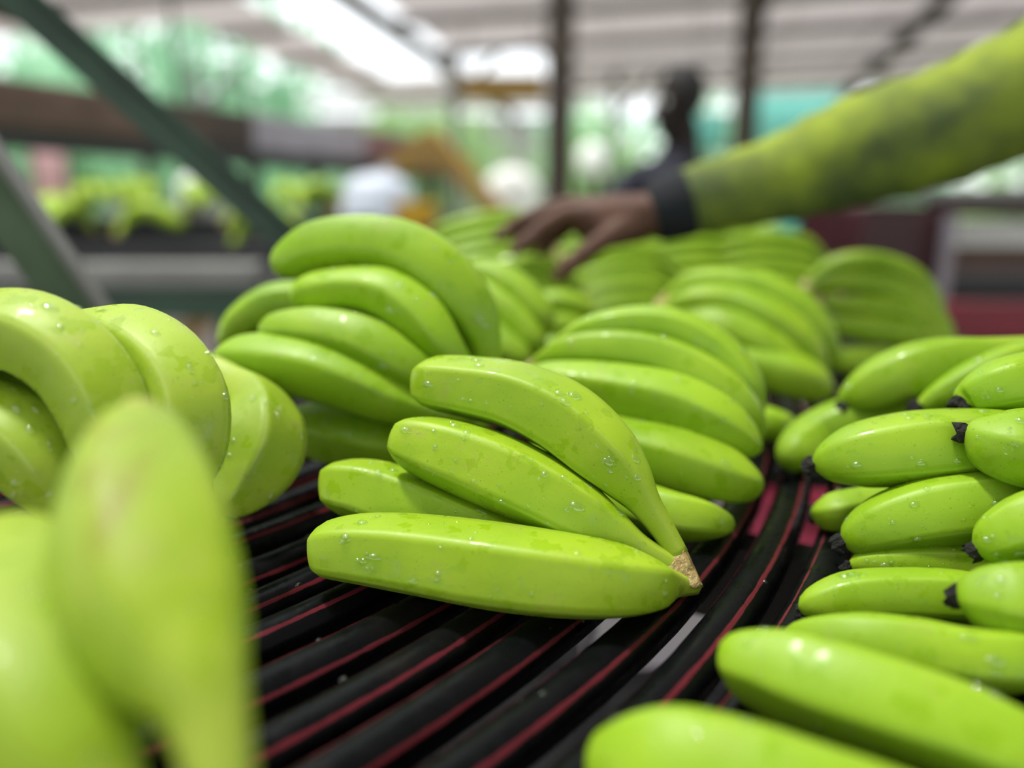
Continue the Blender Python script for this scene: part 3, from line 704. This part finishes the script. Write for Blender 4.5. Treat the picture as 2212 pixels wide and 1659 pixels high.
def crate(px, py, d, m, w_, h_, label, stand):
    c = P(px, py, d)
    t = empty('plastic_crate', (c.x, c.y, c.z - h_/2), label, 'crate')
    z0, z1 = c.z - h_/2, c.z + h_/2; q = w_/2; e = .012
    MB().box((c.x-q, c.y-q, z0), (c.x+q, c.y+q, z0+e)).build('base', m, t)
    for (x0, y0, x1, y1) in ((-q,-q,q,-q+e), (-q,q-e,q,q), (-q,-q,-q+e,q), (q-e,-q,q,q)):
        MB().box((c.x+x0, c.y+y0, z0+e), (c.x+x1, c.y+y1, z1)).build('side', m, t)
    MB().box((c.x-q-.012, c.y-q-.012, z1-.03), (c.x+q+.012, c.y-q, z1)).build('rim', m, t)
    s = empty('crate_stand', (c.x, c.y, 0), stand, 'stand')
    MB().box((c.x-q-.05, c.y-q-.05, z0-.03), (c.x+q+.05, c.y+q+.05, z0)).build('top', M_WOOD, s)
    for i in (-1, 1):
        for j in (-1, 1): MB().box((c.x+i*q-.025, c.y+j*q-.025, 0), (c.x+i*q+.025, c.y+j*q+.025, z0-.03)).build('leg', M_WOOD, s)
crate(1752, 492, 3.4, M_TURQ, 0.20, 0.13, 'turquoise plastic crate left of the maroon machine', 'wooden stand under the turquoise crate')
crate(900, 462, 3.3, M_BRIGHTYELLOW, 0.16, 0.10, 'bright yellow crate just above the tall hand', 'wooden stand under the bright yellow crate')

# maroon machine at right
mc = P(2000, 560, 2.1)
mm = empty('sorting_machine', (1.55, 2.2, 0), 'maroon painted sorting machine with a grey hood at the right edge', 'machine')
def pb(x0, y0, x1, y1, d, th, name, m, bev=0.01):
    a = P(x0, y1, d); b = P(x1, y0, d)
    return MB().box((min(a.x, b.x), a.y, min(a.z, b.z)), (max(a.x, b.x), a.y + th, max(a.z, b.z))).build(name, m, mm, bevel=bev)
pb(1835, 445, 2040, 700, 2.3, 0.5, 'side_cabinet', M_MAROON)
pb(2020, 435, 2900, 468, 2.25, 0.08, 'top_beam', M_MAROON)
pb(1880, 408, 2900, 436, 2.2, 0.15, 'hood', M_GREYSTEEL)
pb(2030, 655, 2900, 735, 2.15, 0.1, 'lower_beam', M_RED)
pb(2028, 465, 2046, 660, 2.22, 0.04, 'upright', M_LILAC, 0.004)
pb(2040, 600, 2900, 665, 2.45, 0.3, 'roller_bed', M_DARKSTEEL)
pb(2062, 474, 2900, 532, 2.40, 0.02, 'white_curtain', M_BRIGHTWHITE, 0)
pb(2040, 530, 2900, 610, 2.8, 0.02, 'back_panel', M_BROWN, 0)
pb(1840, 700, 2900, 760, 2.3, 0.5, 'base_panel', M_MAROON)
for px in (1860, 2860):
    q = P(px, 740, 2.35); MB().box((q.x-.04, q.y, 0), (q.x+.04, q.y+.08, q.z)).build('leg', M_MAROON, mm)

# turquoise and pink sheets far behind
def hang(px0, py0, px1, py1, d, m, name, label, cat, cols=16, posts=False):
    a = P(px0, py0, d); b = P(px1, py0, d); lowz = P(px0, py1, d).z
    v = []; f = []
    for i in range(cols + 1):
        q = lerp(a, b, i / cols); o = 0.03 * math.sin(i * 1.3)
        v += [(q.x, q.y + o, q.z), (q.x, q.y + o * 1.4, lowz)]
    f = [(2*i, 2*i+2, 2*i+3, 2*i+1) for i in range(cols)]
    t = empty(name, (a.x, a.y, lowz), label, cat)
    o = link('cloth', mesh('cloth', v, f), m, t, smooth=True); md = o.modifiers.new('thick', 'SOLIDIFY'); md.thickness = 0.003
    MB().tube([a + Vector((-.05, 0, 0)), b + Vector((.05, 0, 0))], 0.015, 8).build('rod', M_DARKSTEEL, t)
    for q in (a, b):
        if posts: MB().tube([(q.x, q.y, 0), (q.x, q.y, q.z + .03)], 0.02, 8).build('pole', M_DARKSTEEL, t)
        else: MB().tube([(q.x, q.y, q.z), (q.x, q.y, roof_z(q))], 0.006, 6).build('cord', M_DARKSTEEL, t)
hang(1640, 195, 1830, 330, 12.2, M_TARP, 'hanging_tarp', 'large turquoise tarp beyond the roof post, over the sleeve', 'tarp', posts=True)
hang(1490, 245, 1570, 330, 12.25, M_TARP, 'hanging_tarp', 'narrow turquoise tarp beside the neck of the person in navy', 'tarp', posts=True)
hang(55, 275, 135, 425, 9.2, M_SHEETPINK, 'hanging_sheet', 'pale pink sheet hung on two poles at far left, seen under the trough', 'sheet', posts=True)

# ------------------------------------------------------------------ trees outside
def crown_mesh(n, rx, ry, rz, size, sd):
    g = np.random.default_rng(sd)
    d = g.normal(size=(n, 3)); d /= np.linalg.norm(d, axis=1)[:, None]
    r = g.uniform(0.25, 1, n) ** 0.6
    lob = 1 + 0.35*np.sin(d[:, 0]*5 + sd)*np.cos(d[:, 2]*4 + sd*2)
    c = d * (r * lob)[:, None] * np.array([rx, ry, rz])
    a = g.normal(size=(n, 3)); a /= np.linalg.norm(a, axis=1)[:, None]
    b = np.cross(a, g.normal(size=(n, 3))); b /= np.linalg.norm(b, axis=1)[:, None]
    s = size * g.uniform(.6, 1.4, n)[:, None]
    v = np.stack([c - a*s, c + b*s*.4, c + a*s, c - b*s*.4], 1).reshape(-1, 3)
    f = [(4*i, 4*i+1, 4*i+2, 4*i+3) for i in range(n)]
    return mesh('foliage', v, f)
CR = [crown_mesh(620, 1.9, 1.5, 1.8, 0.20, i) for i in range(4)]
for i, c in enumerate(CR): c.materials.append(M_LEAF2 if i % 2 else M_LEAF)
trunk_me = MB(); trunk_me.tube([(0, 0, -2.2), (0.05, 0, -1), (0, .05, 0), (.1, 0, .8)], [.14, .11, .08, .04], 10)
TM = mesh('trunk', trunk_me.v, trunk_me.f); TM.materials.append(M_WOOD)
def tree(x, y, z, s, k, label, group):
    t = empty('tree', (x, y, 0), label, 'tree', group)
    for nm, me in (('foliage', CR[k]), ('trunk', TM)):
        o = bpy.data.objects.new(nm, me); COL.objects.link(o); o.parent = t; o.location = (0, 0, z)
        o.scale = (s, s, s if nm == 'foliage' else z / 2.2); o.rotation_euler = (0, 0, x * 3)
        if nm == 'foliage': tag(o, kind='stuff')
for (y, n, xs) in ((16.0, 10, 14), (18.8, 8, 15.5), (22, 8, 18)):
    for j in range(n):
        x = -xs + 2*xs*(j + .5)/n + random.uniform(-.6, .6); kk = random.randrange(4); sc = random.uniform(.85, 1.1)
        z = random.uniform(1.1, 1.4) + (y - 16.0)*.13 + .12 if x / y > -.36 else random.uniform(2.3, 3.0)
        if x / y > -.36: sc *= .8
        tree(x, y + random.uniform(-.8, .8), z, sc, kk, 'sunlit green tree outside beyond the open side of the hall', 'trees beyond the open side of the hall')
for px, py, d, sc, lb in ((300, 160, 11.0, .75, 'pale mint tree just outside, seen behind the upper green brace'), (530, 170, 11.6, .72, 'pale mint tree left of the long bright roof opening')):
    q = P(px, py, d); tree(q.x, q.y, q.z, sc, 1, lb, None)

def proxy(px, py, d, r, label):  # white bodies added outside to make bright out-of-focus light spots
    c = P(px, py, d); t = empty('light_spot_proxy', (c.x, c.y, 0), label, 'proxy')
    MB().tube([(c.x, c.y, c.z - r*1.1), (c.x, c.y, c.z - r), (c.x, c.y, c.z + r*.7), (c.x, c.y, c.z + r), (c.x, c.y, c.z + r*1.1)], [r*.9, r, r, r*.6, r*.3], 24).build('barrel', M_BRIGHTWHITE, t, smooth=True)
    MB().tube([(c.x, c.y, c.z + r*1.1), (c.x, c.y, c.z + r*1.2)], r*.3, 12).build('lid', M_BRIGHTWHITE, t)
    if c.z - r*1.1 > .1:
        for q in (0, 1, 2, 3):
            a = R(45 + 90*q); MB().box((c.x + r*.7*math.cos(a) - .04, c.y + r*.7*math.sin(a) - .04, -.1), (c.x + r*.7*math.cos(a) + .04, c.y + r*.7*math.sin(a) + .04, c.z - r*1.08)).build('leg', M_WOOD, t)
proxy(1280, 345, 13.2, .24, 'added white light-spot tank outside, right of the thick dark timber post')
proxy(1105, 425, 13.0, .42, 'big added white light-spot tank outside, above the reaching fingertips')
proxy(930, 362, 13.4, .17, 'small added white light-spot tank outside, behind the yellow trestle')
proxy(420, 412, 13.0, .24, 'added white light-spot tank outside, just above the heap on the second table')
sh_ = empty('far_shed', (-7, 26, 0), 'long low grey shed far beyond the trees outside', 'shed')
for q in range(14): MB().box((-16 + q*1.3, 26, -.1), (-16 + q*1.3 + 1.27, 26.1, 3.3)).build('wall_panel', M_SHED, sh_)
MB().bar((-7, 25.6, 3.5), (-7, 30, 4.4), 19, 0.08).build('roof_panel', M_GREYSTEEL, sh_)

# ------------------------------------------------------------------ people
def skin_mat(name, col): return mat(name, col, 0.6, noise=0.2, scale=30, spec=0.25)
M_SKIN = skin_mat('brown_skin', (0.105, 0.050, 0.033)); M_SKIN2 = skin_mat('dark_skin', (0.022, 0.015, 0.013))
M_HAIR = mat('black_hair', (0.008, 0.007, 0.007), 0.7)
M_EYE = mat('eye_white', (0.7, 0.68, 0.62), 0.2)
M_LIME = mat('lime_camouflage', (0.25, 0.33, 0.02), 0.85, scale=11, col2=(0.07, 0.10, 0.025))
M_CUFF = mat('black_knit', (0.006, 0.008, 0.012), 0.9)
M_NAVY = mat('navy_cloth', (0.022, 0.024, 0.040), 0.85, noise=0.2)
M_TROUSER = mat('dark_trousers', (0.03, 0.03, 0.035), 0.9)
M_SHOE = mat('black_rubber', (0.01, 0.01, 0.01), 0.6)
def remesh(o, v, sm=4):
    md = o.modifiers.new('remesh', 'REMESH'); md.mode = 'VOXEL'; md.voxel_size = v; md.use_smooth_shade = True
    md = o.modifiers.new('smooth', 'SMOOTH'); md.iterations = sm; md.factor = 0.5
def head_geo(mb, c, f, s=1.0):
    """skull, jaw, nose, lips, ears, neck; f = facing direction"""
    c = Vector(c); f = Vector(f).normalized(); sd_ = f.cross(Vector((0, 0, 1))).normalized(); z = Vector((0, 0, 1))
    mb.ball(c + z*.03*s, (.078*s, .088*s, .10*s)); mb.ball(c + f*.022*s - z*.045*s, (.058*s, .062*s, .068*s))
    mb.tube([c + f*.085*s + z*.02*s, c + f*.108*s - z*.018*s, c + f*.09*s - z*.028*s], [.011*s, .017*s, .012*s], 8)
    mb.tube([c + f*.080*s - z*.058*s + sd_*.024*s, c + f*.088*s - z*.056*s, c + f*.080*s - z*.058*s - sd_*.024*s], [.008*s, .011*s, .008*s], 8)
    for q in (-1, 1): mb.ball(c + sd_*(q*.079*s) - z*.005*s - f*.005*s, (.014*s, .02*s, .03*s), 6)
    mb.tube([c - z*.05*s - f*.015*s, c - z*.19*s - f*.03*s], [.060*s, .068*s], 14)
def face_parts(root, body, c, f, s=1.0):
    c = Vector(c); f = Vector(f).normalized(); sd_ = f.cross(Vector((0, 0, 1))).normalized(); z = Vector((0, 0, 1))
    for q in (-1, 1): MB().ball(c + f*.076*s + sd_*(q*.031*s) + z*.022*s, .012*s, 8).build('eye', M_EYE, root, smooth=True)
    mb = MB(); mb.ball(c + z*.045*s - f*.012*s, (.085*s, .093*s, .098*s), 14)
    # hair cap: only the upper and back part
    v = [Vector(p) for p in mb.v]; keep = [((p - c).dot(f) < .045*s and (p - c).z > -.02*s) or (p - c).z > .085*s for p in v]
    fs = [q for q in mb.f if all(keep[i] for i in q)]
    me = mesh('hair', mb.v, fs); o = link('hair', me, M_HAIR, root, smooth=True)
    md = o.modifiers.new('t', 'SOLIDIFY'); md.thickness = 0.008

def hand_geo(mb, wrist, palm_end, fingers, thick=.015, wide=None):
    """palm as a flat slab of tubes from the wrist to each knuckle; every finger its own bent chain"""
    for fg in fingers:
        mb.tube([wrist, lerp(wrist, fg[0], .55), fg[0]], [.024, .019, .0125], 10)
        rs = np.linspace(.0132, .0088, len(fg)); mb.tube(fg, list(rs), 10); mb.ball(fg[-1], .0089, 6)
        for k_ in fg[:-1]: mb.ball(k_, .0128, 6)

# the worker on the right whose arm reaches in
wk = empty('person', (0.98, 0.86, 0), 'person in lime camouflage sleeve with black cuff reaching over the bananas', 'person')
W = P(1395, 470, .95)
fing = [[P(1232,442,1.0), P(1165,462,1.005), P(1115,486,1.0), P(1078,512,.99)],
        [P(1222,462,.965), P(1170,492,.96), P(1138,522,.955), P(1112,540,.95)],
        [P(1240,452,1.02), P(1180,478,1.025), P(1140,510,1.02), P(1118,530,1.01)],
        [P(1262,470,1.035), P(1212,500,1.04), P(1180,530,1.035), P(1162,552,1.025)],
        [P(1300,520,.93), P(1262,548,.925), P(1228,575,.925), P(1204,598,.925)]]
body = MB()
hand_geo(body, W, None, fing)
body.tube([W, lerp(W, P(1250,485,.975), .5), P(1250,478,.985)], [.030, .034, .022], 14)
body.tube([P(1400,470,.95), P(1480,440,.945), P(1700,370,.92)], [.030, .034, .040], 16)
hc = Vector((0.90, 0.80, T + 0.66)); face = Vector((-.75, .35, -.35))
head_geo(body, hc, face)
body.tube([hc + Vector((0, .02, -.12)), Vector((.93, .83, T + .44)), Vector((.96, .85, T + .2)), Vector((.99, .87, T - .06))], [.05, .09, .12, .12], 16)
body.tube([P(1700,370,.92), P(1900,312,.88), P(2212,195,.83), P(2560,40,.78), Vector((.92, .83, T + .41))], [.04, .045, .05, .055, .06], 16)
body.tube([Vector((.93, .83, T + .42)), Vector((1.10, .86, T + .38)), Vector((1.19, .90, T + .18)), Vector((1.16, .84, T - .06)), Vector((1.14, .82, T - .12))], [.06, .05, .045, .036, .03], 14)
hw = Vector((1.14, .82, T - .12))
hand_geo(body, hw, None, [[hw + Vector((a, -.01, -.08)), hw + Vector((a*1.2, -.015, -.12)), hw + Vector((a*1.2, -.03, -l))] for a, l in ((-.035, .145), (-.012, .16), (.012, .155), (.034, .135))] + [[hw + Vector((-.04, -.02, -.03)), hw + Vector((-.055, -.03, -.06)), hw + Vector((-.055, -.04, -.09))]])
b_ = body.build('body', M_SKIN, wk); remesh(b_, 0.0035, 3)
face_parts(wk, b_, hc, face)
arm = [(1462,441,.947,72),(1490,436,.945,74),(1600,408,.93,84),(1700,382,.915,96),(1800,345,.90,112),(1900,312,.88,122),(2050,268,.855,128),(2212,195,.83,136),(2400,110,.80,150),(2560,40,.78,165)]
sh = MB(); ap_ = [P(x, y, d) for x, y, d, r in arm]; ar_ = [r*d/F for x, y, d, r in arm]
s_ = catmull([(*p, r) for p, r in zip(ap_, ar_)], 40)
wr = 1 + 0.03*np.sin(np.arange(40)*1.9) + 0.02*np.sin(np.arange(40)*3.7)
sh.tube(s_[:, :3], list(s_[:, 3] * wr), 24)
SHO = ap_[-1]; ctr = Vector((0.94, 0.86, T))
sh.tube([SHO, Vector((.90, .82, T + .42)), Vector((1.10, .86, T + .40))], [.075, .09, .075], 18)
sh.tube([Vector((.99, .87, T - .10)), Vector((.97, .86, T + .10)), Vector((.95, .84, T + .30)), Vector((.93, .82, T + .45)), Vector((.92, .81, T + .50))], [.155, .15, .165, .10, .06], 22)
sh.tube([Vector((1.10, .86, T + .40)), Vector((1.19, .90, T + .18)), Vector((1.16, .84, T - .06))], [.07, .058, .045], 16)
so = sh.build('shirt', M_LIME, wk); remesh(so, 0.007, 5)
cf = MB(); ca, cb = P(1408,462,.95), P(1492,436,.945); ca2 = lerp(ca, cb, .5)
cf.tube([ca, lerp(ca, cb, .12), ca2, lerp(ca, cb, .9), cb], [.033, .0385, .041, .0425, .040], 22).build('cuff', M_CUFF, wk, smooth=True)
tro = MB()
for q in (-.09, .09): tro.tube([Vector((.99 + q*.6, .87, T - .08)), Vector((1.0 + q, .87, .5)), Vector((1.0 + q, .88, .06))], [.115, .085, .065], 18)
t_ = tro.build('trousers', M_TROUSER, wk); remesh(t_, .01, 4)
for q in (-.09, .09): MB().ball((1.0 + q, .84, .045), (.05, .13, .045), 10).build('boot', M_SHOE, wk, smooth=True)

# the far person, standing, seen in half shade
def stander(px, py, d, label):
    hc = P(px, py, d); x, y = hc.x, hc.y; sc = hc.z / 1.60
    t = empty('person', (x, y, 0), label, 'person'); f = Vector((-1, -.35, -.15))
    b = MB(); head_geo(b, hc, f, 1.22)
    sz = hc.z - .26
    for q in (-1, 1):
        e = Vector((x + q*.27, y - .02, sz - .30)); hnd = Vector((x + q*.22, y - .20, sz - .48))
        b.tube([e, lerp(e, hnd, .6), hnd], [.042, .036, .028], 12)
        b.tube([Vector((x, y, sz + .02)), Vector((x + q*.18, y, sz - .07)), e], [.06, .05, .042], 12)
        hand_geo(b, hnd, None, [[hnd + Vector((q*a, -.07, -.03)), hnd + Vector((q*a, -.10, -.05)), hnd + Vector((q*a, -.12, -.08))] for a in (-.035, -.012, .012, .034)] + [[hnd + Vector((-q*.04, -.03, 0)), hnd + Vector((-q*.055, -.05, -.01)), hnd + Vector((-q*.055, -.08, -.02))]])
    b.tube([Vector((x, y, sz - .5)), Vector((x, y, sz)), hc + Vector((0, .02, -.12))], [.11, .11, .05], 14)
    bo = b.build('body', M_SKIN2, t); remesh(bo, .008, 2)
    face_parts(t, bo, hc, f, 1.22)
    s = MB()
    s.tube([Vector((x, y, sz - .62)), Vector((x, y, sz - .40)), Vector((x, y, sz - .12)), Vector((x, y, sz + .02)), Vector((x, y, sz + .09))], [.155, .15, .17, .13, .066], 20)
    for q in (-1, 1):
        s.tube([Vector((x, y, sz - .02)), Vector((x + q*.17, y, sz - .05)), Vector((x + q*.24, y, sz - .12)), Vector((x + q*.275, y, sz - .30))], [.10, .085, .075, .06], 16)
    so = s.build('shirt', M_NAVY, t); remesh(so, .012, 5)
    tr_ = MB()
    for q in (-1, 1): tr_.tube([Vector((x + q*.06, y, sz - .56)), Vector((x + q*.10, y, (sz - .56)*.5)), Vector((x + q*.11, y, .06))], [.115, .085, .065], 16)
    to = tr_.build('trousers', M_TROUSER, t); remesh(to, .014, 4)
    for q in (-1, 1): MB().ball((x + q*.11, y - .05, .045), (.05, .13, .045), 8).build('shoe', M_SHOE, t, smooth=True)
stander(1466, 232, 3.25, 'person in a navy shirt standing far back between two dark posts')
